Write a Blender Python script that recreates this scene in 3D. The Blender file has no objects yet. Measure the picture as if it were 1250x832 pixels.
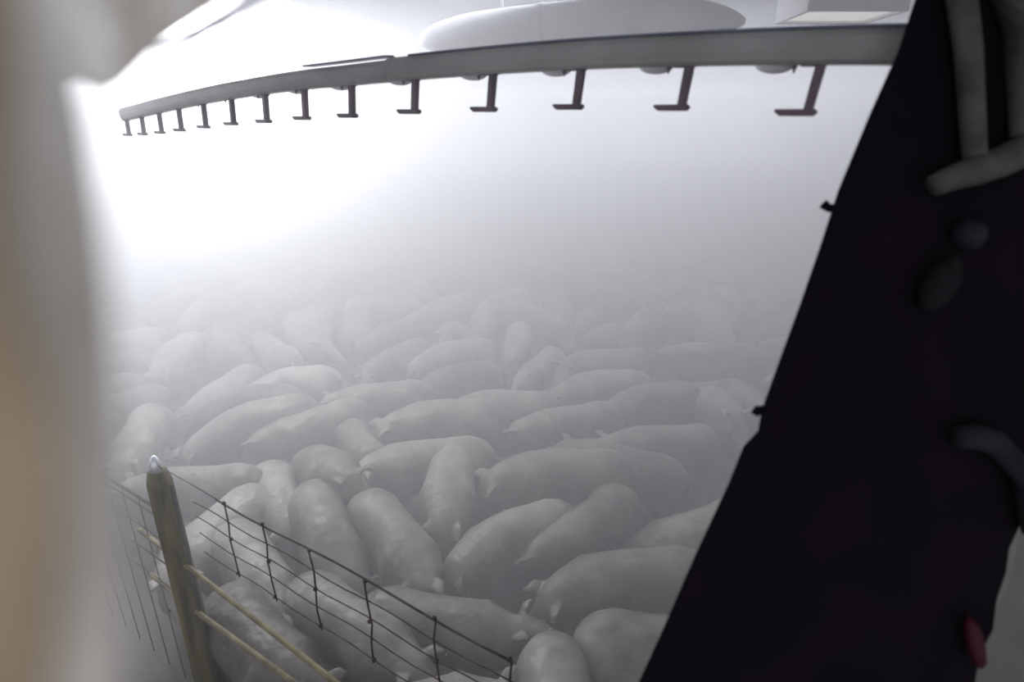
import bpy, bmesh, math, random
from mathutils import Vector, Matrix
from mathutils.bvhtree import BVHTree

C = bpy.context.scene.collection
sc = bpy.context.scene
R = math.radians
rnd = random.Random(7)

# ------------------------------------------------------------------ camera
CAM = Vector((0.0, 0.0, 2.6))
PITCH = 20.0
F = 700.0                       # focal length in pixels of a 1250 x 832 frame
cd = bpy.data.cameras.new('camera')
cam = bpy.data.objects.new('camera', cd); C.objects.link(cam)
cam.location = CAM
cam.rotation_euler = (R(90 - PITCH), 0, 0)
cd.sensor_width = 36.0
cd.lens = F / 1250 * 36
cd.clip_start = 0.005
cd.clip_end = 60
cd.dof.use_dof = True
cd.dof.focus_distance = 3.6
cd.dof.aperture_fstop = 2.8
sc.camera = cam

FW = Vector((0, math.cos(R(PITCH)), -math.sin(R(PITCH))))
UP = Vector((0, math.sin(R(PITCH)), math.cos(R(PITCH))))
def ray(px, py): return FW + Vector((1, 0, 0)) * ((px - 625) / F) + UP * ((416 - py) / F)
def at(px, py, z): return CAM + ray(px, py) * z             # the point seen at a pixel, z metres deep
def at_h(px, py, h):                                        # the point seen at a pixel, h metres above the floor
    r = ray(px, py); return CAM + r * ((h - CAM.z) / r.z)

# ------------------------------------------------------------------ world, lights, exposure
w = bpy.data.worlds.new('world'); sc.world = w; w.use_nodes = True
bg = w.node_tree.nodes['Background']
bg.inputs[0].default_value = (0.87, 0.88, 0.96, 1); bg.inputs[1].default_value = 0.95
sc.view_settings.view_transform = 'Standard'
sc.view_settings.look = 'None'
sc.view_settings.gamma = 1
sc.view_settings.exposure = 0.0
sc.view_settings.use_curve_mapping = False
sc.cycles.use_denoising = True
sc.cycles.volume_bounces = 1
sc.cycles.max_bounces = 6
sc.cycles.sample_clamp_indirect = 4

def area(name, loc, rot, sx, sy, power, col):
    l = bpy.data.lights.new(name, 'AREA'); l.shape = 'RECTANGLE'; l.size = sx; l.size_y = sy
    l.energy = power; l.color = col
    o = bpy.data.objects.new(name, l); C.objects.link(o); o.location = loc; o.rotation_euler = rot
    return o
# unseen fill light added at the left wall opening to brighten the steam
area('side_fill', (-6.3, 6.5, 2.45), (0, R(-90), 0), 1.1, 8.0, 300, (0.86, 0.88, 1.0))
# another added fill, at the far wall opening, lifting the steam from behind
area('far_fill', (0, 12.3, 2.5), (R(-90), 0, 0), 11.0, 1.0, 300, (0.86, 0.88, 1.0))

# broad fill added under the ceiling, brightening steam and backs from above
area('overhead_fill', (0.4, 7.4, 3.22), (0, 0, 0), 10.0, 8.6, 600, (0.87, 0.885, 1.0))

# soft fill light added behind the lens to brighten the near plaster edge
area('near_edge_fill', (0.55, -0.45, 2.95), (R(62), 0, R(55)), 0.5, 0.5, 1.15, (0.95, 0.97, 1.0))

# ------------------------------------------------------------------ helpers
def link(o, parent=None):
    C.objects.link(o)
    if parent: o.parent = parent
    return o
def tag(o, label, cat, group=None, kind=None):
    o['label'] = label; o['category'] = cat
    if group: o['group'] = group
    if kind: o['kind'] = kind
    return o
def empty(name, loc, label, cat, group=None):
    o = bpy.data.objects.new(name, None); C.objects.link(o); o.location = loc
    o.empty_display_size = 0.1
    return tag(o, label, cat, group)
def obj(name, bm, m, parent=None, smooth=False, bevel=0.0):
    bmesh.ops.recalc_face_normals(bm, faces=bm.faces)
    me = bpy.data.meshes.new(name); bm.to_mesh(me); bm.free()
    if smooth:
        for p in me.polygons: p.use_smooth = True
    me.materials.append(m)
    o = bpy.data.objects.new(name, me); link(o, parent)
    if parent: o.location = -parent.location if parent.parent is None else -(parent.location + parent.parent.location)
    if bevel:
        b = o.modifiers.new('bevel', 'BEVEL'); b.width = bevel; b.segments = 2
    return o
def struct(name, bm, m, **k):
    o = obj(name, bm, m, **k); o['kind'] = 'structure'; return o
def box(bm, c, s, rot=None):
    M = Matrix.Translation(Vector(c)) @ (rot.to_4x4() if rot else Matrix()) @ Matrix.Diagonal((s[0], s[1], s[2], 1))
    bmesh.ops.create_cube(bm, size=1.0, matrix=M)
def tube(bm, pts, radii, seg=12, sy=1.0, cap=True, flat=None):
    """a swept tube; flat = (width, height) multiplies the section along the side / up directions"""
    pts = [Vector(p) for p in pts]
    if not isinstance(radii, (list, tuple)): radii = [radii] * len(pts)
    rings = []
    for i, p in enumerate(pts):
        t = (pts[min(i + 1, len(pts) - 1)] - pts[max(i - 1, 0)]).normalized()
        ref = Vector((0, 0, 1)) if abs(t.z) < 0.9 else Vector((0, 1, 0))
        s = t.cross(ref).normalized(); u = s.cross(t).normalized()
        fw, fh = flat if flat else (1, 1)
        rings.append([bm.verts.new(p + (s * math.cos(a) * fw + u * math.sin(a) * fh) * radii[i])
                      for a in [2 * math.pi * k / seg for k in range(seg)]])
    for a, b in zip(rings[:-1], rings[1:]):
        for k in range(seg):
            bm.faces.new((a[k], a[(k + 1) % seg], b[(k + 1) % seg], b[k]))
    if cap: bm.faces.new(rings[0][::-1]); bm.faces.new(rings[-1])
def ball(bm, c, r, seg=16):
    bmesh.ops.create_uvsphere(bm, u_segments=seg, v_segments=seg // 2 + 2, radius=1,
                              matrix=Matrix.Translation(Vector(c)) @ Matrix.Diagonal((r[0], r[1], r[2], 1)))
def prism(bm, poly, d):
    """extrude a closed outline (list of Vectors) along the vector d"""
    a = [bm.verts.new(p) for p in poly]; b = [bm.verts.new(p + d) for p in poly]
    bm.faces.new(a[::-1]); bm.faces.new(b)
    n = len(poly)
    for i in range(n): bm.faces.new((a[i], a[(i + 1) % n], b[(i + 1) % n], b[i]))

# ------------------------------------------------------------------ materials
def mat(name, c1, c2=None, scale=4.0, rough=0.6, stretch=(1, 1, 1), metal=0.0, bump=0.0, bscale=30, lo=0.35, hi=0.65, detail=4, spec=0.5):
    m = bpy.data.materials.new(name); m.use_nodes = True
    nt = m.node_tree; b = nt.nodes['Principled BSDF']
    b.inputs['Roughness'].default_value = rough; b.inputs['Metallic'].default_value = metal
    b.inputs['Specular IOR Level'].default_value = spec
    tc = nt.nodes.new('ShaderNodeTexCoord'); mp = nt.nodes.new('ShaderNodeMapping')
    mp.inputs['Scale'].default_value = stretch
    nt.links.new(tc.outputs['Object'], mp.inputs['Vector'])
    n = nt.nodes.new('ShaderNodeTexNoise'); n.inputs['Scale'].default_value = scale; n.inputs['Detail'].default_value = detail
    nt.links.new(mp.outputs[0], n.inputs['Vector'])
    r = nt.nodes.new('ShaderNodeValToRGB')
    r.color_ramp.elements[0].position = lo; r.color_ramp.elements[1].position = hi
    r.color_ramp.elements[0].color = (*c1, 1); r.color_ramp.elements[1].color = (*(c2 or c1), 1)
    nt.links.new(n.outputs[0], r.inputs[0]); nt.links.new(r.outputs[0], b.inputs['Base Color'])
    if bump:
        n2 = nt.nodes.new('ShaderNodeTexNoise'); n2.inputs['Scale'].default_value = bscale
        bp = nt.nodes.new('ShaderNodeBump'); bp.inputs['Strength'].default_value = bump; bp.inputs['Distance'].default_value = 0.02
        nt.links.new(mp.outputs[0], n2.inputs['Vector']); nt.links.new(n2.outputs[0], bp.inputs['Height'])
        nt.links.new(bp.outputs[0], b.inputs['Normal'])
    return m
def hide(m, amt):
    # individual animals differ in tone; folds and muscle hollows in relief
    nt = m.node_tree; b = nt.nodes['Principled BSDF']
    src = b.inputs['Base Color'].links[0].from_socket
    oi = nt.nodes.new('ShaderNodeObjectInfo'); mr = nt.nodes.new('ShaderNodeMapRange')
    mr.inputs['To Min'].default_value = 0.75; mr.inputs['To Max'].default_value = 1.3
    nt.links.new(oi.outputs['Random'], mr.inputs['Value'])
    mx = nt.nodes.new('ShaderNodeVectorMath'); mx.operation = 'SCALE'
    nt.links.new(src, mx.inputs[0]); nt.links.new(mr.outputs[0], mx.inputs['Scale'])
    nt.links.new(mx.outputs[0], b.inputs['Base Color'])
    bp = [n for n in nt.nodes if n.type == 'BUMP'][0]; bp.inputs['Strength'].default_value = amt; bp.inputs['Distance'].default_value = 0.06
    return m
M = {
 'skin': mat('pig_skin', (0.105, 0.094, 0.082), (0.24, 0.218, 0.196), scale=5, rough=0.42, bump=0.15, bscale=9),
 'skin_dark': mat('pig_skin_dirty', (0.06, 0.054, 0.046), (0.18, 0.163, 0.144), scale=4, rough=0.42, bump=0.15, bscale=9),
 'skin_pale': mat('pig_skin_pale', (0.18, 0.164, 0.148), (0.34, 0.313, 0.288), scale=5, rough=0.38, bump=0.12, bscale=9),
 'eye': mat('pig_eye', (0.02, 0.015, 0.015), rough=0.2),
 'floor': mat('wet_concrete', (0.09, 0.078, 0.066), (0.20, 0.18, 0.155), scale=2.2, rough=0.35, bump=0.3, bscale=18, detail=8),
 'ceiling': mat('ceiling_sheet', (0.70, 0.71, 0.74), (0.80, 0.81, 0.84), scale=1.5, rough=0.5),
 'wall': mat('painted_wall', (0.42, 0.42, 0.44), (0.5, 0.5, 0.52), scale=1.5, rough=0.6),
 'near': mat('stained_plaster', (0.52, 0.48, 0.41), (0.84, 0.82, 0.78), scale=26, stretch=(1, 1, 0.35), rough=0.8, lo=0.38, hi=0.62, detail=5),
 'tan': mat('raw_timber', (0.16, 0.115, 0.065), (0.38, 0.30, 0.20), scale=50, stretch=(1, 1, 0.15), rough=0.8),
 'rail': mat('galvanised_grey', (0.21, 0.215, 0.205), (0.30, 0.30, 0.29), scale=6, rough=0.4, metal=0.0),
 'cap': mat('blue_grey_cap', (0.10, 0.11, 0.16), (0.14, 0.15, 0.2), scale=6, rough=0.35),
 'hook': mat('dull_purple_steel', (0.10, 0.075, 0.09), (0.16, 0.12, 0.135), scale=20, rough=0.6),
 'bowl': mat('cloudy_plastic', (0.55, 0.55, 0.57), (0.66, 0.66, 0.68), scale=10, rough=0.3),
 'duct': mat('white_duct', (0.80, 0.80, 0.82), (0.88, 0.88, 0.9), scale=3, rough=0.15),
 'lip': mat('dark_lip', (0.16, 0.16, 0.22), rough=0.4),
 'black': mat('black_steel', (0.0035, 0.002, 0.004), (0.006, 0.003, 0.006), scale=8, rough=0.85, spec=0.1),
 'worn': mat('worn_grey_paint', (0.03, 0.033, 0.033), (0.085, 0.09, 0.086), scale=14, rough=0.8, spec=0.2),
 'dim': mat('dim_grey_paint', (0.008, 0.009, 0.012), (0.022, 0.024, 0.03), scale=14, rough=0.8, spec=0.2),
 'red': mat('dark_red_gleam', (0.05, 0.003, 0.012), (0.025, 0.002, 0.008), scale=14, rough=0.6, spec=0.2),
 'beige': mat('beige_board', (0.065, 0.054, 0.038), (0.10, 0.085, 0.06), scale=9, rough=0.8),
 'wood': mat('weathered_wood', (0.045, 0.038, 0.016), (0.17, 0.145, 0.065), scale=10, stretch=(3, 3, 0.4), rough=0.7, bump=0.5, bscale=25),
 'railwood': mat('pale_rail', (0.11, 0.09, 0.045), (0.27, 0.23, 0.135), scale=14, rough=0.6),
 'wire': mat('rusty_wire', (0.03, 0.025, 0.022), (0.08, 0.065, 0.05), scale=20, rough=0.6),
 'gatewire': mat('grey_wire', (0.14, 0.14, 0.13), (0.22, 0.21, 0.2), scale=20, rough=0.7),
 'metal': mat('bright_metal', (0.75, 0.77, 0.82), rough=0.3, metal=0.6),
 'lamp_body': mat('lamp_housing', (0.7, 0.7, 0.72), rough=0.4),
}
for k_ in ('skin', 'skin_dark', 'skin_pale'): hide(M[k_], 0.35)
em = bpy.data.materials.new('lamp_glass'); em.use_nodes = True
eb = em.node_tree.nodes['Principled BSDF']
eb.inputs['Emission Color'].default_value = (0.95, 0.97, 1, 1); eb.inputs['Emission Strength'].default_value = 6
M['glow'] = em
em2 = em.copy(); em2.name = 'warm_diffuser'; M['glow2'] = em2
e2 = em2.node_tree.nodes['Principled BSDF']; e2.inputs['Emission Color'].default_value = (1, 0.95, 0.92, 1); e2.inputs['Emission Strength'].default_value = 0.6

# ------------------------------------------------------------------ setting
bm = bmesh.new(); box(bm, (0, 5.5, -0.05), (14, 16, 0.1)); struct('floor', bm, M['floor'])
bm = bmesh.new(); box(bm, (0, 5.5, 3.30), (14, 16, 0.1)); struct('ceiling', bm, M['ceiling'])
def wall_with_opening(name, axis, pos, a0, a1, o0, o1, z0, z1, zt=3.25, th=0.12):
    bm = bmesh.new()
    def seg(p0, p1, q0, q1):
        c = ((p0 + p1) / 2, pos, (q0 + q1) / 2) if axis == 'x' else (pos, (p0 + p1) / 2, (q0 + q1) / 2)
        s = (p1 - p0, th, q1 - q0) if axis == 'x' else (th, p1 - p0, q1 - q0)
        box(bm, c, s)
    seg(a0, a1, 0, z0); seg(a0, a1, z1, zt); seg(a0, o0, z0, z1); seg(o1, a1, z0, z1)
    struct(name, bm, M['wall'])
wall_with_opening('wall_left', 'y', -6.2, -2.5, 13.0, 2.5, 10.5, 1.9, 3.0)
wall_with_opening('wall_far', 'x', 12.2, -6.14, 6.14, -5.5, 5.5, 2.0, 3.0)
bm = bmesh.new(); box(bm, (6.2, 5.25, 1.625), (0.12, 15.5, 3.25)); struct('wall_right', bm, M['wall'])

# steam filling the hall
bm = bmesh.new()
prism(bm, [Vector((x, y, 0.02)) for x, y in [(0.75, 1.0), (6.1, 1.0), (6.1, 12.1), (-6.1, 12.1), (-6.1, 3.5)]], Vector((0, 0, 3.19)))
hz = bpy.data.materials.new('steam'); hz.use_nodes = True
nt = hz.node_tree; nt.nodes.remove(nt.nodes['Principled BSDF'])
vs = nt.nodes.new('ShaderNodeVolumeScatter')
vs.inputs['Color'].default_value = (0.97, 0.975, 1, 1); vs.inputs['Density'].default_value = 0.38; vs.inputs['Anisotropy'].default_value = 0.35
nt.links.new(vs.outputs[0], nt.nodes['Material Output'].inputs['Volume'])
o = obj('steam', bm, hz); tag(o, 'thick white steam hanging over the pigs and filling the hall', 'steam', kind='stuff')
o.visible_shadow = True

# ------------------------------------------------------------------ near plaster edge, left of the lens
def strip(name, m, pts_l, pts_r, thick, kind='structure', label=None, cat=None):
    """a slab whose face runs between two edges, thick metres deep away from the lens"""
    bm = bmesh.new(); n = len(pts_l)
    prev = None; rows = []
    for a, b in zip(pts_l, pts_r):
        d = Vector((-thick * 1.2, thick, 0))
        rows.append([bm.verts.new(v) for v in (a, a.lerp(b, .5), b, b + d, a + d)])
    for r0, r1 in zip(rows[:-1], rows[1:]):
        for k in range(5): bm.faces.new((r0[k], r0[(k + 1) % 5], r1[(k + 1) % 5], r1[k]))
    bm.faces.new(rows[0]); bm.faces.new(rows[-1][::-1])
    o = obj(name, bm, m); o['kind'] = kind
    if label: tag(o, label, cat)
    return o
zl = 0.072
edge = [(60, -160), (70, 0), (100, 95), (112, 150), (126, 260), (138, 400), (146, 560), (146, 700), (136, 860), (126, 1000)]
strip('trim_1', M['near'], [at(-180, y, zl * 0.9) for x, y in edge], [at(x, y, zl) for x, y in edge], 0.03)
edge = [(22, -160), (20, 0), (14, 130), (2, 250), (30, 380), (70, 480), (84, 620), (78, 760), (70, 900), (66, 1000)]
strip('trim_2', M['tan'], [at(-200, y, 0.052) for x, y in edge], [at(x, y, 0.053) for x, y in edge], 0.006)

# grey overhang above left, with a dark curved lip
bm = bmesh.new()
out = [(-150, -60), (330, -60), (285, -14), (262, 6), (225, 30), (188, 56), (165, 80), (145, 100), (126, 110), (98, 97), (60, 105), (-150, 130)]
prism(bm, [at(x, y, 0.22) for x, y in out], Vector((-0.04, 0.03, 0.02)))
struct('trim_3', bm, M['near'])
bm = bmesh.new()
tube(bm, [at(x, y, 0.22) for x, y in [(178, 62), (205, 55), (235, 43), (268, 26), (300, 6), (345, -30)]],
     [0.0006, 0.0014, 0.0024, 0.0026, 0.0018, 0.001], 10)
struct('trim_4', bm, M['lip'], smooth=True)

# ------------------------------------------------------------------ leaning black steel beam on the right
bb = at(1000, 416, 0.78)
beam = empty('steel_beam', (bb.x, bb.y, 0.0), 'black leaning steel beam with dim grey bars, filling the right of the view', 'beam')
ZB = 0.78
def flat(pts, z=ZB): return [at(x, y, z) for x, y in pts]
# the beam's face is a plane square to the view line
bm = bmesh.new()
out = [(1297, -450), (1115, 2), (1096, 60), (1060, 140), (1022, 232), (1000, 300), (975, 372), (950, 440), (932, 490), (926, 512),
       (924, 526), (906, 545), (888, 590), (846, 680), (806, 772), (777, 835), (504, 1500), (960, 1500), (1190, 835), (1196, 800),
       (1212, 770), (1214, 740), (1228, 700), (1232, 670), (1246, 640), (1262, 560), (1300, 400), (1340, -70), (1520, -450)]
back = FW * 0.10 + Vector((0.09, 0, 0))
prism(bm, flat(out), back)
obj('beam_face', bm, M['black'], beam, bevel=0.004)
def patch(name, pts, m, label=None, z=ZB - 0.004, d=0.006):
    bm = bmesh.new(); prism(bm, flat(pts, z), FW * d); o = obj(name, bm, m, beam)
    if label: o['label'] = label
    return o
def stroke(name, pts, rr, m, z, label, fl=None):
    bm = bmesh.new(); tube(bm, [at(x, y, z) for x, y in pts], [r / F * z for r in rr], 14); o = obj(name, bm, m, beam, smooth=True)
    o['label'] = label; return o
ZN = 0.765
def near_stroke(name, pts, rr, m, label, z=ZN):
    bm = bmesh.new(); tube(bm, [at(x, y, z) for x, y in pts], [r / F * z for r in rr], 14)
    o = obj(name, bm, m, beam, smooth=True); o['label'] = label; return o
near_stroke('crossbar', [(1140, 226), (1165, 216), (1192, 208), (1225, 196), (1262, 178), (1300, 170)], [13, 16, 18, 19, 20, 20], M['worn'],
            'grey bar slanting across')
near_stroke('upright', [(1168, -60), (1174, 0), (1182, 60), (1186, 130), (1190, 192)], [16, 16, 15, 14, 13], M['worn'],
            'narrow grey upright')
near_stroke('upright', [(1205, -60), (1262, 30), (1258, 130), (1252, 168)], [34, 34, 22, 16], M['worn'],
            'wide grey upright')
near_stroke('knob', [(1177, 268), (1178, 271), (1180, 277), (1183, 286), (1186, 295), (1188, 301), (1189, 304)], [3, 10, 16, 19, 16, 10, 3], M['dim'],
            'small round grey knob')
near_stroke('lug', [(1166, 312), (1162, 320), (1156, 332), (1148, 346), (1139, 361), (1133, 371), (1129, 378)], [3, 11, 17, 19, 17, 11, 3], mat('faint_grey', (0.012, 0.012, 0.014), rough=0.9, spec=0.1),
            'faint dark grey lug')
near_stroke('hose', [(1168, 534), (1190, 532), (1214, 540), (1236, 562), (1252, 598), (1262, 650)], [14, 16, 16, 14, 12, 12], M['dim'],
            'dark grey bent hose')
near_stroke('red_gleam', [(1182, 752), (1184, 760), (1188, 775), (1191, 790), (1196, 808), (1198, 815)], [2, 7, 10, 10, 7, 2], M['red'],  # reddish glint on the beam, made as a small tinted part
            'dim red gleam')
# bolts on the left edge of the beam
for pts, rr in (([(1028, 254), (1012, 254), (1005, 249)], [6, 5, 6]), ([(940, 500), (924, 501), (921, 506)], [6, 6, 5])):
    stroke('bolt', pts, rr, M['black'], ZB + 0.01, 'black bolt sticking out of the left edge')
# beige board seen past the beam at lower right
bm = bmesh.new(); prism(bm, [at(x, y, 1.9) for x, y in [(1262, 560), (1420, 560), (1420, 1500), (1000, 1500), (1180, 840), (1235, 700)]], FW * 0.04)
o = obj('board', bm, M['beige']); tag(o, 'beige board showing past the lower right of the black beam', 'board')

# ------------------------------------------------------------------ overhead rail with hooks
HK = [(1000, 78), (838, 80), (705, 84), (597, 90), (502, 97), (424, 104), (366, 109), (318, 115), (277, 121), (243, 127), (213, 133), (189, 138), (168, 143), (150, 147)]
HB = [140, 134, 133, 136, 139, 144, 147, 151, 154, 158, 162, 165, 167, 168]
RK = 0.45
ZH = [(2.0 + 0.25 * i) * RK for i in range(len(HK))]
P = [at(x, y, z) for (x, y), z in zip(HK, ZH)]
p_pre = [at(1140, 79, 1.85 * RK)]
line = p_pre + P
rail = empty('overhead_rail', (P[4].x, P[4].y, P[4].z), 'long grey overhead rail with a row of downward hooks', 'rail')
def along(line, n=6):
    pts = []
    for i in range(len(line) - 1):
        p0 = line[max(i - 1, 0)]; p1 = line[i]; p2 = line[i + 1]; p3 = line[min(i + 2, len(line) - 1)]
        for k in range(n):
            t = k / n
            pts.append(0.5 * ((2 * p1) + (p2 - p0) * t + (2 * p0 - 5 * p1 + 4 * p2 - p3) * t * t + (3 * p1 - p0 - 3 * p2 + p3) * t ** 3))
    pts.append(line[-1]); return pts
hz_ = Vector((0, 0, 1))
def rail_profile(pts, prof):
    """sweep a (depth, height) profile; depth runs away from the lens side"""
    bm = bmesh.new(); rings = []
    for i, p in enumerate(pts):
        t = (pts[min(i + 1, len(pts) - 1)] - pts[max(i - 1, 0)]); t.z = 0; t.normalize()
        s = Vector((-t.y, t.x, 0))
        if s.y < 0: s = -s
        rings.append([bm.verts.new(p + (s * a + hz_ * b) * RK) for a, b in prof])
    n = len(prof)
    for a, b in zip(rings[:-1], rings[1:]):
        for k in range(n): bm.faces.new((a[k], a[(k + 1) % n], b[(k + 1) % n], b[k]))
    bm.faces.new(rings[0]); bm.faces.new(rings[-1][::-1])
    return bm
fine = along(line)
cut = 1 + 5; near_part = fine[:6 * cut + 1 - 4]; far_part = fine[6 * cut - 4:]
profA = [(0.0, 0.0), (-0.012, 0.012), (-0.02, 0.04), (-0.02, 0.085), (-0.008, 0.108), (0.02, 0.116), (0.06, 0.112), (0.08, 0.08), (0.08, 0.02), (0.06, 0.0)]
obj('rail_body', rail_profile(near_part, profA), M['rail'], rail, smooth=False, bevel=0.0015)
profB = [(a, b * 0.93) for a, b in profA]
obj('rail_body', rail_profile(far_part, profB), M['rail'], rail)
profC = [(-0.014, 0.109), (-0.018, 0.118), (0.05, 0.124), (0.07, 0.114)]
obj('rail_cap', rail_profile(near_part[:-2], profC), M['cap'], rail)['label'] = 'blue grey cap strip'
obj('rail_cap', rail_profile(far_part[:10], [(a, b + 0.008) for a, b in profC]), M['cap'], rail)['label'] = 'blue grey cap strip'
for i, p in enumerate(P):
    t = (line[i] - line[min(i + 2, len(line) - 1)]); t.z = 0; t.normalize()       # towards the near (right) end
    s = Vector((-t.y, t.x, 0)); s = s if s.y > 0 else -s
    H = (HB[i] - HK[i][1] - 3) / F * ZH[i] / 0.985
    t *= RK; s *= RK; U = hz_ * RK; H /= RK
    top = p + s * 0.03 + U * 0.01
    bm = bmesh.new()
    wv = 0.0165
    lean = -t * 0.016
    a, b = top + t * 0.004, top + lean - U * (H - 0.004)
    def quadprism(p0, p1, w0, w1, axis, th):
        pr = [p0 - axis * w0, p0 + axis * w0, p1 + axis * w1, p1 - axis * w1]
        prism(bm, [q - s * th / 2 for q in pr], s * th)
    quadprism(a, b, wv, wv * 0.92, t, 0.03)
    # foot: a bar pointing to the far end with a bevelled tip and a short heel
    f0 = b + t * 0.024; f1 = b - t * 0.112
    pr = [f0 + U * 0.012, f0 + t * 0.008, f0 - U * 0.012 - t * 0.006, f1 - U * 0.010 + t * 0.02, f1 + U * 0.006, f1 + U * 0.014 + t * 0.004]
    prism(bm, [q - s * 0.022 for q in pr], s * 0.044)
    # widened shoulder where it meets the rail
    pr = [top + t * 0.055 + U * 0.006, top + t * 0.02 - U * 0.014, top - t * 0.02 - U * 0.014, top - t * 0.062 - U * 0.012, top - t * 0.07 + U * 0.006]
    prism(bm, [q - s * 0.018 for q in pr], s * 0.036)
    obj('hook', bm, M['hook'], rail)['label'] = 'purple grey hook with a foot turned left'
    if i < 10:
        bm = bmesh.new(); c = top - t * 0.083
        tube(bm, [c + U * 0.01, c - U * 0.012, c - U * 0.034], [0.011 * RK, 0.010 * RK, 0.002 * RK], 8); obj('clip', bm, M['hook'], rail)
    if i < 8:
        bm = bmesh.new(); c = top - t * 0.16 + s * 0.06
        ball(bm, c + U * 0.008, (0.075 * RK, 0.05 * RK, 0.036 * RK), 20); obj('bowl', bm, M['bowl'], rail, smooth=True)['label'] = 'cloudy rounded bowl under the rail'

# white duct under the ceiling, behind the rail
q0 = at(512, 50, 3.0); q1 = at(630, 34, 2.8); q2 = at(770, 24, 2.6); q3 = at(910, 26, 2.45)
duct = empty('ceiling_duct', (q1.x, q1.y, q1.z), 'pale grey rounded duct under the ceiling behind the rail', 'duct')
bm = bmesh.new(); dl = along([q0, q1, q2, q3], 8)
tube(bm, dl, [0.012, 0.045, 0.066, 0.078, 0.086] + [0.092] * (len(dl) - 11) + [0.088, 0.08, 0.07, 0.055, 0.035, 0.012], 24); obj('duct_body', bm, M['duct'], duct, smooth=True)
for k in (7, 19):
    bm = bmesh.new(); tube(bm, [dl[k] + hz_ * 0.05, Vector((dl[k].x, dl[k].y, 3.26))], 0.006, 8); obj('hanger', bm, M['lamp_body'], duct)
for k in (10, 16):
    bm = bmesh.new(); d = (dl[k + 1] - dl[k]).normalized()
    tube(bm, [dl[k] - d * 0.012, dl[k] + d * 0.012], 0.096, 24); obj('duct_band', bm, M['duct'], duct, smooth=False)

# square light fitting at the top right, above the rail
lc = at(1025, 8, 2.5)
fit = empty('ceiling_light', lc, 'square pale light fitting under the ceiling, top right above the rail', 'light')
bm = bmesh.new()
for dx in (-.2, .2): box(bm, lc + Vector((dx, 0, 0.02)), (0.02, 0.3, 0.13))
for dy in (-.15, .15): box(bm, lc + Vector((0, dy, 0.02)), (0.42, 0.02, 0.13))
box(bm, lc + Vector((0, 0, 0.3)), (0.05, 0.05, 0.5))
obj('light_frame', bm, M['lamp_body'], fit, bevel=0.004)
bm = bmesh.new(); box(bm, lc + Vector((0, 0, 0.01)), (0.375, 0.275, 0.09)); obj('diffuser', bm, M['glow2'], fit, bevel=0.01)

# hanging lamp that burns out the upper left
lp = at(262, 66, 4.3)
lamp = empty('barn_lamp', lp, 'glaring white lamp burning out the upper left of the hall', 'lamp')
bm = bmesh.new(); ball(bm, lp, (0.16, 0.16, 0.10), 24); obj('lamp_globe', bm, M['glow'], lamp, smooth=True)
bm = bmesh.new(); tube(bm, [lp + hz_ * 0.08, lp + hz_ * 0.13], [0.09, 0.05], 16); tube(bm, [lp + hz_ * 0.12, Vector((lp.x, lp.y, 3.26))], 0.015, 8)
obj('lamp_socket', bm, M['lamp_body'], lamp)
for (x, y, z, e) in ((262, 84, 4.0, 260), (150, 110, 4.3, 45)):
    l = bpy.data.lights.new('lamp_light', 'POINT'); l.energy = e; l.shadow_soft_size = 0.22; l.color = (0.95, 0.97, 1)
    lo = bpy.data.objects.new('lamp_light', l); C.objects.link(lo); lo.location = at(x, y, z)

# ------------------------------------------------------------------ fence at the lower left
FK = 0.8
FA = Vector((-1.42, 2.28, 0)) * FK; FB = Vector((0.0, 1.385, 0)) * FK
def fp(t, h): return FA + (FA - FB) * t + Vector((0, 0, CAM.z + (h - CAM.z) * FK))      # t grows towards the post
post_t = 0.28
pp = fp(post_t, 0); pp.z = 0; pt = fp(post_t, 0.97).z
fence = empty('wire_fence', pp, 'wire mesh fence on a round wooden post, lower left', 'fence')
bm = bmesh.new()
tube(bm, [pp, pp + hz_ * pt * 0.3, pp + hz_ * pt * 0.62, pp + hz_ * (pt - 0.05), pp + hz_ * pt], [0.058, 0.054, 0.051, 0.048, 0.037], 18)
obj('post', bm, M['wood'], fence, smooth=True)['label'] = 'round weathered wooden post'
bm = bmesh.new(); tube(bm, [pp + hz_ * (pt - .01), pp + hz_ * (pt + .04), pp + hz_ * (pt + .07)], [0.025, 0.021, 0.008], 12)
obj('post_cap', bm, M['metal'], fence, smooth=True)['label'] = 'shiny metal cap'
off = (FA - FB).normalized().cross(hz_) * 0.06
if off.y > 0: off = -off
for h0, h1, r in ((0.42, 0.27, 0.0105), (0.10, 0.06, 0.0115)):
    bm = bmesh.new(); tube(bm, [fp(0.52, h0 + .02) , fp(0.2, h0 - 0.02), fp(-0.45, h1 + .03), fp(-1.0, h1)], r, 10)
    obj('fence_rail', bm, M['railwood'], fence, smooth=True)['label'] = 'pale tube rail'
bm = bmesh.new(); tube(bm, [fp(t, 1.0 + 0.010 * math.sin(t * 9)) for t in [-0.03 - k * 0.06 for k in range(17)]], 0.0036, 8)
tube(bm, [fp(0.28, 1.01), fp(0.12, 1.01), fp(-0.04, 1.0)], 0.0018, 6)
obj('top_wire', bm, M['wire'], fence, smooth=True)
bm = bmesh.new()
for j, h in enumerate((0.90, 0.81, 0.71, 0.60)):
    tube(bm, [fp(0.10 - k * 0.07, h + 0.008 * math.sin(k * 1.3 + j)) for k in range(17)], 0.0024, 6)
for t in (-0.068, -0.235, -0.419, -0.608, -0.808, -0.994):
    ph = t * 40
    tube(bm, [fp(t + 0.006 * math.sin(ph + q * 2), 1.0 - q * 0.105) for q in range(5)], 0.0032, 6)
    for q in (0, 2, 4): ball(bm, fp(t, 1.0 - q * 0.1), (0.008, 0.008, 0.008), 8)
obj('wire_mesh', bm, M['wire'], fence, smooth=True)
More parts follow.
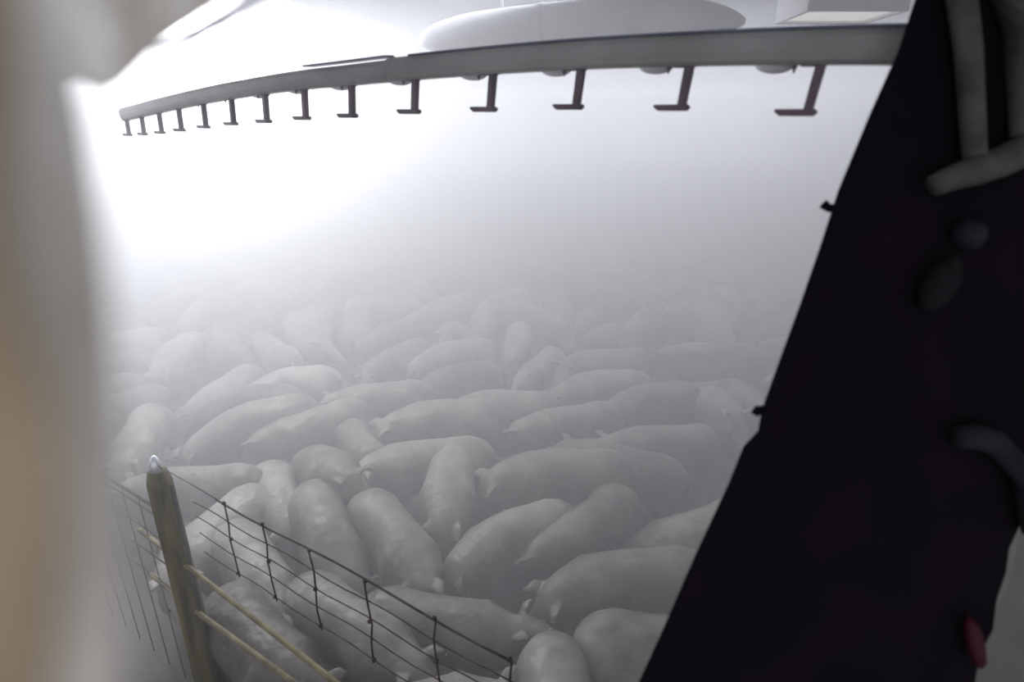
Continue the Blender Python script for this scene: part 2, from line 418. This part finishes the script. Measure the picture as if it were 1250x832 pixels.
bm = bmesh.new()
tube(bm, [pp + Vector((0.064, -0.025, pt - .05)), pp + Vector((0.06, -0.025, pt * .5)), pp + Vector((0.064, -0.025, 0.02))], 0.008, 8)
obj('tie_rod', bm, M['wire'], fence, smooth=True)['label'] = 'dark rod running down the side of the post'

# weathered slatted gate left of the post
gp = fp(0.34, 0)
gate = empty('wire_gate', gp, 'dark wire gate left of the wooden fence post', 'gate')
bm = bmesh.new()
for h in (0.12, 0.30, 0.48, 0.64): tube(bm, [fp(0.35, h), fp(0.8, h + 0.02), fp(1.3, h + 0.03)], 0.004, 6)
for k in range(9): tube(bm, [fp(0.35 + k * 0.11, -0.9), fp(0.35 + k * 0.11, 0.68)], 0.003, 6)
obj('gate_wire', bm, M['gatewire'], gate, smooth=True)
bm = bmesh.new(); tube(bm, [fp(0.35, 0.70), fp(0.8, 0.71), fp(1.32, 0.73)], 0.007, 8)
obj('gate_rail', bm, M['gatewire'], gate, smooth=True)

# ------------------------------------------------------------------ pigs
def sstep(a, b, x):
    t = max(0.0, min(1.0, (x - a) / (b - a))); return t * t * (3 - 2 * t)
def pig_source():
    bm = bmesh.new()
    prof = [(-.545, .43, .02, .03), (-.53, .43, .09, .11), (-.49, .43, .14, .16), (-.42, .435, .18, .20), (-.32, .44, .195, .215), (-.16, .43, .175, .205),
            (0, .43, .17, .205), (.12, .43, .178, .205), (.22, .43, .185, .205), (.31, .43, .17, .195), (.38, .43, .14, .170), (.44, .43, .118, .148), (.50, .425, .112, .138),
            (.56, .405, .102, .122), (.62, .375, .08, .096), (.68, .348, .06, .070), (.74, .325, .05, .054), (.775, .315, .048, .048), (.785, .312, .040, .040)]
    rings = []
    S = 28
    for x, z, hw, hh in prof:
        rg = []
        for k in range(S):
            a = 2 * math.pi * k / S; ca, sa = math.cos(a), math.sin(a)
            rg.append(bm.verts.new((x, math.copysign(abs(ca) ** 0.88, ca) * hw, z + math.copysign(abs(sa) ** 0.92, sa) * hh)))
        rings.append(rg)
    for a, b in zip(rings[:-1], rings[1:]):
        for k in range(S): bm.faces.new((a[k], a[(k + 1) % S], b[(k + 1) % S], b[k]))
    bm.faces.new(rings[0][::-1]); bm.faces.new(rings[-1])
    for s in (-1, 1):
        ball(bm, (-.35, s * .10, .40), (.15, .105, .195), 20)          # ham
        ball(bm, (.235, s * .105, .41), (.125, .095, .19), 20)          # shoulder
        ball(bm, (.50, s * .062, .37), (.085, .062, .075), 14)          # jowl
        tube(bm, [(.26, s * .115, .36), (.265, s * .12, .24), (.262, s * .12, .165), (.268, s * .12, .06), (.272, s * .12, .03), (.28, s * .12, 0)],
             [.075, .054, .040, .029, .036, .038], 14)
        tube(bm, [(-.37, s * .105, .38), (-.345, s * .115, .28), (-.40, s * .118, .19), (-.395, s * .118, .12), (-.375, s * .118, .055), (-.37, s * .118, .03), (-.36, s * .118, 0)],
             [.11, .078, .046, .033, .029, .036, .038], 14)
        # ear: a leaf leaning forward and out
        e0 = Vector((.475, s * .075, .52)); e1 = Vector((.50, s * .108, .558)); e2 = Vector((.535, s * .132, .568)); e3 = Vector((.585, s * .15, .545))
        tube(bm, [e0, e1, e2, e3], [.040, .038, .028, .009], 12, flat=(1.0, 0.30))
        ball(bm, (.595, s * .078, .445), (.03, .016, .018), 10)         # brow
    tube(bm, [(-.53, 0, .50), (-.575, 0, .50), (-.60, .02, .475), (-.592, .035, .45), (-.575, .02, .445), (-.57, 0, .46)], [.022, .015, .013, .012, .011, .008], 8)
    me = bpy.data.meshes.new('pig_source'); bmesh.ops.recalc_face_normals(bm, faces=bm.faces); bm.to_mesh(me); bm.free()
    o = bpy.data.objects.new('pig_source', me); C.objects.link(o)
    m = o.modifiers.new('r', 'REMESH'); m.mode = 'VOXEL'; m.voxel_size = 0.0125
    m = o.modifiers.new('s', 'SMOOTH'); m.factor = 0.5; m.iterations = 3
    dg = bpy.context.evaluated_depsgraph_get()
    res = bpy.data.meshes.new_from_object(o.evaluated_get(dg))
    bpy.data.objects.remove(o); bpy.data.meshes.remove(me)
    return res
SRC = pig_source()
def pose(v, bend, yaw, pitch, roach, fat, tilt=0.0, sink=0.0):
    x, y, z = v; z00 = z
    body = sstep(.1, .3, z)
    y *= 1 + (fat - 1) * body * (1 - sstep(.38, .5, x))
    z += roach * math.exp(-((x - .0) / .28) ** 2) * sstep(.35, .6, z) - 0.012 * math.exp(-((x - .32) / .10) ** 2) * sstep(.5, .6, z)
    # head turned and lowered about the neck
    k = sstep(.32, .58, x)
    if k > 0:
        px, pz = .36, .44
        dx, dz = x - px, z - pz
        a = pitch * k; dx, dz = dx * math.cos(a) + dz * math.sin(a), -dx * math.sin(a) + dz * math.cos(a)
        b = yaw * k; dx, y = dx * math.cos(b) - y * math.sin(b), dx * math.sin(b) + y * math.cos(b)
        x, z = px + dx, pz + dz
    wt = sstep(0.03, 0.34, z00)
    z += wt * ((x + .45) * tilt - sink); x += -wt * tilt * .25 * max(0, z00 - .3)
    if abs(bend) > 1e-3:          # body bent sideways along an arc
        rr = 1 / bend; a = x * bend
        x, y = (rr - y) * math.sin(a), rr - (rr - y) * math.cos(a)
    return Vector((x, y, z))
POSES = [dict(bend=0.0, yaw=0.0, pitch=R(8), roach=.01, fat=1.0), dict(bend=.35, yaw=R(14), pitch=R(24), roach=.03, fat=1.05),
         dict(bend=-.35, yaw=R(-16), pitch=R(20), roach=.02, fat=1.0), dict(bend=.7, yaw=R(26), pitch=R(5), roach=.0, fat=1.1),
         dict(bend=-.7, yaw=R(-26), pitch=R(30), roach=.02, fat=1.05), dict(bend=.1, yaw=R(-10), pitch=R(42), roach=.05, fat=1.12),
         dict(bend=-.1, yaw=R(8), pitch=R(-14), roach=-.005, fat=.96),
         dict(bend=.25, yaw=R(12), pitch=R(22), roach=.05, fat=1.08, tilt=.38, sink=.17), dict(bend=-.4, yaw=R(-20), pitch=R(10), roach=.03, fat=1.1, tilt=-.12, sink=.12),
         dict(bend=.45, yaw=R(22), pitch=R(28), roach=.07, fat=1.05, tilt=-.16, sink=-.03)]
NP = len(POSES)
pig_mesh = {}
eyes = {}
for i, p in enumerate(POSES):
    for mk in ('skin', 'skin_dark', 'skin_pale'):
        me = SRC.copy(); me.name = 'pig'
        for v in me.vertices: v.co = pose(v.co, **p)
        for pl in me.polygons: pl.use_smooth = True
        me.materials.clear(); me.materials.append(M[mk]); pig_mesh[i, mk] = me
    for s in (-1, 1):
        bm = bmesh.new(); ball(bm, pose(Vector((.615, s * .081, .425)), **p), (.011, .011, .011), 10)
        me = bpy.data.meshes.new('eye'); bm.to_mesh(me); bm.free(); me.materials.append(M['eye']); eyes[i, s] = me
# (pixel of the middle of the back, heading in degrees: 0 right, 90 away, 180 left, 270 to the lens; pose, scale, skin, label)
FRONT = [
 (768, 690, 188, 1, 1.0, 'skin', 'pig with its lowered head pointing left, beside the lower black beam'),
 (832, 775, 350, 2, 1.0, 'skin_dark', 'pig at the foot of the black beam, nearest the bottom of the frame'),
 (630, 872, 272, 0, .95, 'skin_pale', 'pig seen rump first at the bottom edge, middle of the frame'),
 (492, 808, 350, 6, .92, 'skin', 'pig stretched sideways behind the lowest stretch of wire fence'),
 (420, 905, 12, 0, .9, 'skin_pale', 'pale pig cut off by the bottom edge behind the fence wires'),
 (606, 634, 203, 9, .92, 'skin', 'pig turned down to the left above the bare patch of floor'),
 (728, 632, 222, 4, .95, 'skin_dark', 'pig slanting away right of the bare floor, head down at its left'),
 (845, 610, 195, 8, 1.0, 'skin_pale', 'pale washed out pig standing by the notch of the black beam'),
 (475, 645, 305, 2, 1.0, 'skin', 'pig facing down to the right just above the wire fence'),
 (531, 580, 270, 5, 1.0, 'skin_pale', 'pale pig seen end on, coming straight towards the camera'),
 (495, 552, 190, 3, 1.05, 'skin', 'pig with one bright ear at the left, behind the end on pig'),
 (665, 548, 182, 1, 1.1, 'skin', 'broad long pig lying across the centre, head to the left'),
 (755, 555, 150, 0, 1.0, 'skin_dark', 'pig wedged between the broad central pig and the black beam'),
 (382, 648, 300, 9, 1.0, 'skin', 'large pig with a humped back behind the top fence wire'),
 (385, 562, 305, 7, 1.0, 'skin', 'pig with a peaked back up and left of the end on pig'),
 (350, 590, 300, 5, .85, 'skin_pale', 'small pig squeezed behind the large humped pig'),
 (270, 580, 183, 0, 1.0, 'skin', 'pig standing sideways right behind the wooden post'),
 (290, 625, 255, 3, .95, 'skin_pale', 'pale pig behind the left end of the top fence wire'),
 (310, 515, 205, 9, 1.1, 'skin', 'big pig with a wet glint on its neck, above the post'),
 (385, 508, 215, 2, 1.0, 'skin', 'pig pressed against the rump of the big glinting pig'),
 (352, 456, 185, 9, 1.0, 'skin_pale', 'pig with a bright round rump beyond the big glinting pig'),
 (425, 532, 120, 6, .9, 'skin', 'pig with its ears up between the peaked and long pigs'),
 (535, 500, 186, 1, 1.1, 'skin', 'long low backed pig behind the end on pig'),
 (618, 482, 175, 3, 1.0, 'skin', 'pig standing behind the rump of the long low backed pig'),
 (460, 474, 190, 0, 1.0, 'skin', 'pig left of centre with its back ending in a dark gap'),
 (690, 500, 195, 2, 1.0, 'skin', 'pig behind the broad central pig, sloping down to the left'),
 (795, 482, 190, 9, 1.05, 'skin', 'pig with a high rounded back near the middle of the beam edge'),
 (870, 485, 262, 7, 1.05, 'skin_pale', 'upright looking pale pig closest to the notch in the beam'),
 (810, 533, 181, 0, 1.0, 'skin', 'pig with a flat bright back line left of the beam notch'),
 (735, 430, 185, 3, 1.05, 'skin', 'hazy round backed pig right of the centre'),
 (662, 438, 240, 6, .9, 'skin_pale', 'narrow hazy pig slanting down, left of the round backed hazy pig'),
 (870, 425, 170, 2, 1.1, 'skin_dark', 'darker hazy pig against the upper beam edge'),
 (400, 752, 325, 0, .95, 'skin', 'pig behind the middle of the fence mesh, facing lower right'),
 (310, 690, 310, 2, .95, 'skin_pale', 'pig directly right of the wooden post, behind the mesh'),
 (330, 770, 318, 1, .95, 'skin_dark', 'pig behind the two pale fence rails'),
]
SPINE = 0.60; BASE = 0.87
pigs = []      # x, y, heading, pose, scale, skin, label, mobility
for (px, py, hd, ps, s_, sk, lb) in FRONT:
    p = at_h(px, py, SPINE * s_ * BASE)
    pigs.append([p.x, p.y, R(hd), ps, s_ * BASE, sk, lb, 0.1])
nf = len(pigs)
HOLE = at_h(565, 722, 0.0)
def right_limit(y): return 1.1 + 0.30 * y + 0.3 if y < 9 else 4.2
def fence_side(x, y):             # positive inside the pen
    d = (FA - FB).normalized(); n = Vector((d.y, -d.x, 0)); n = n if n.y > 0 else -n
    return (Vector((x, y, 0)) - FA).dot(n)
# fill the rest of the pen: rows jittered
random.seed(3)
def seg_of(g, grow=1.0):
    c = Vector((g[0], g[1])); d = Vector((math.cos(g[2]), math.sin(g[2]))) * g[4]
    return c - d * .36, c + d * .52
def closest(a0, a1, b0, b1):
    best = None
    for i in range(6):
        p = a0.lerp(a1, i / 5)
        ab = b1 - b0; t = max(0, min(1, (p - b0).dot(ab) / ab.length_squared)); q = b0 + ab * t
        d = (p - q).length
        if best is None or d < best[0]: best = (d, p, q)
    return best
def gap(g, h):
    a = closest(*seg_of(g), *seg_of(h)); return a
cands = 0
while cands < 16000 and len(pigs) < 260:
    cands += 1
    y = 2.2 + 7.6 * random.random() ** 1.0; x = random.uniform(-.62 * y - .9, right_limit(y))
    base = random.choice([185, 195, 350, 170, 215, 300, 250, 270, 285, 90, 120, 60, 330, 215, 235])
    g = [x, y, R(base + random.uniform(-15, 15)), random.choice([0, 1, 2, 3, 4, 5, 6, 7, 7, 8, 8, 9, 9]), random.uniform(.76, 1.0), random.choice(['skin', 'skin', 'skin_pale', 'skin_dark']), None, 1.0]
    if fence_side(x, y) < 0.5: continue
    if (Vector((x, y)) - Vector((HOLE.x, HOLE.y))).length < 0.8: continue
    if all(gap(g, h)[0] > 0.24 for h in pigs): pigs.append(g)
for it in range(60):              # push overlapping pigs apart
    for i in range(len(pigs)):
        for j in range(i):
            a, b = pigs[i], pigs[j]
            if abs(a[0] - b[0]) > 1.3 or abs(a[1] - b[1]) > 1.3: continue
            d, p, q = gap(a, b)
            need = (0.22 if i < nf and j < nf else 0.345) * (a[4] + b[4]) / 2
            if d < need:
                n = (p - q).normalized() if d > 1e-4 else Vector((1, 0))
                k = (need - d) * 0.5; wa, wb = a[7], b[7]
                a[0] += n.x * k * wa / (wa + wb); a[1] += n.y * k * wa / (wa + wb)
                b[0] -= n.x * k * wb / (wa + wb); b[1] -= n.y * k * wb / (wa + wb)
    for g in pigs:
        g[0] = max(g[0], -5.3)
        hv = Vector((g[0], g[1])) - Vector((HOLE.x, HOLE.y))
        if g[7] > .5 and hv.length < 0.6: hv = hv.normalized() * 0.2 * (0.6 - hv.length); g[0] += hv.x; g[1] += hv.y
        for e in seg_of(g):
            f = fence_side(e.x, e.y)
            if f < (0.06 if g[7] < .5 else 0.2) and e.x > -2.6:
                d = (FA - FB).normalized(); n = Vector((d.y, -d.x, 0)); n = n if n.y > 0 else -n
                g[0] += n.x * ((0.06 if g[7] < .5 else 0.2) - f) * .5; g[1] += n.y * ((0.06 if g[7] < .5 else 0.2) - f) * .5
def px_of(x, y, h):
    v = Vector((x, y, h)) - CAM; z = v.dot(FW); return 625 + F * v.x / z, 416 - F * v.dot(UP) / z
def beam_edge(v): return 1115 - v * 0.404
HAZY = 'pale pig barely showing in the thick steam at the back of the pen'
front = pigs[:nf]
rest = []
for g in pigs[nf:]:
    u, v = px_of(g[0], g[1], .5)
    if 75 < u < beam_edge(v) + 55 and v < 900: rest.append((g, u, v))
BANDS = [(300, 330, 'faint hazy row farthest back'), (330, 352, 'second faint row from the back'), (352, 372, 'faint third row'), (372, 400, 'hazy row by the bolt'),
         (400, 440, 'hazy middle row'), (440, 500, 'row above the post'), (500, 600, 'row beside the post'), (600, 950, 'row nearest the lens')]
ORD = ['leftmost', 'second from left', 'third from left', 'fourth from left', 'fifth from left', 'sixth from left', 'seventh from left', 'eighth from left', 'ninth from left',
       'tenth from left', 'eleventh from left', 'twelfth from left', 'thirteenth from left', 'fourteenth from left', 'fifteenth from left', 'sixteenth from left'] 
for lo_, hi_, nm in BANDS[2:]:
    row = sorted([q for q in rest if lo_ <= q[2] < hi_], key=lambda q: q[1])
    for k, (g, u, v) in enumerate(row):
        a = math.degrees(g[2]) % 360
        way = 'facing right' if a < 45 or a > 315 else 'facing away' if a < 135 else 'facing left' if a < 225 else 'seen head on'
        shade = {'skin': 'grey', 'skin_dark': 'dark grey', 'skin_pale': 'pale'}[g[5]]
        pos = 'rightmost' if k == len(row) - 1 and k else ORD[min(k, 15)].replace(' from left', ' from the left' if len(nm.split()) < 4 else ' from left')
        g[6] = f'{shade} pig {way}, {pos} in the {nm}'
pigs = front + [q[0] for q in rest]
print('PIGS', len(pigs))
for i, g in enumerate(pigs):
    o = bpy.data.objects.new('pig', pig_mesh[g[3], g[5]])
    C.objects.link(o)
    o.location = (g[0], g[1], 0.0); o.rotation_euler = (0, 0, g[2]); o.scale = (g[4],) * 3
    tag(o, g[6] or HAZY, 'pig', 'pigs crowded in the front of the pen' if i < nf else 'pigs packed further back in the pen' if g[6] else 'pigs lost in the steam')
    if i < nf:
        for s in (-1, 1):
            e = bpy.data.objects.new('eye', eyes[g[3], s]); C.objects.link(e); e.parent = o
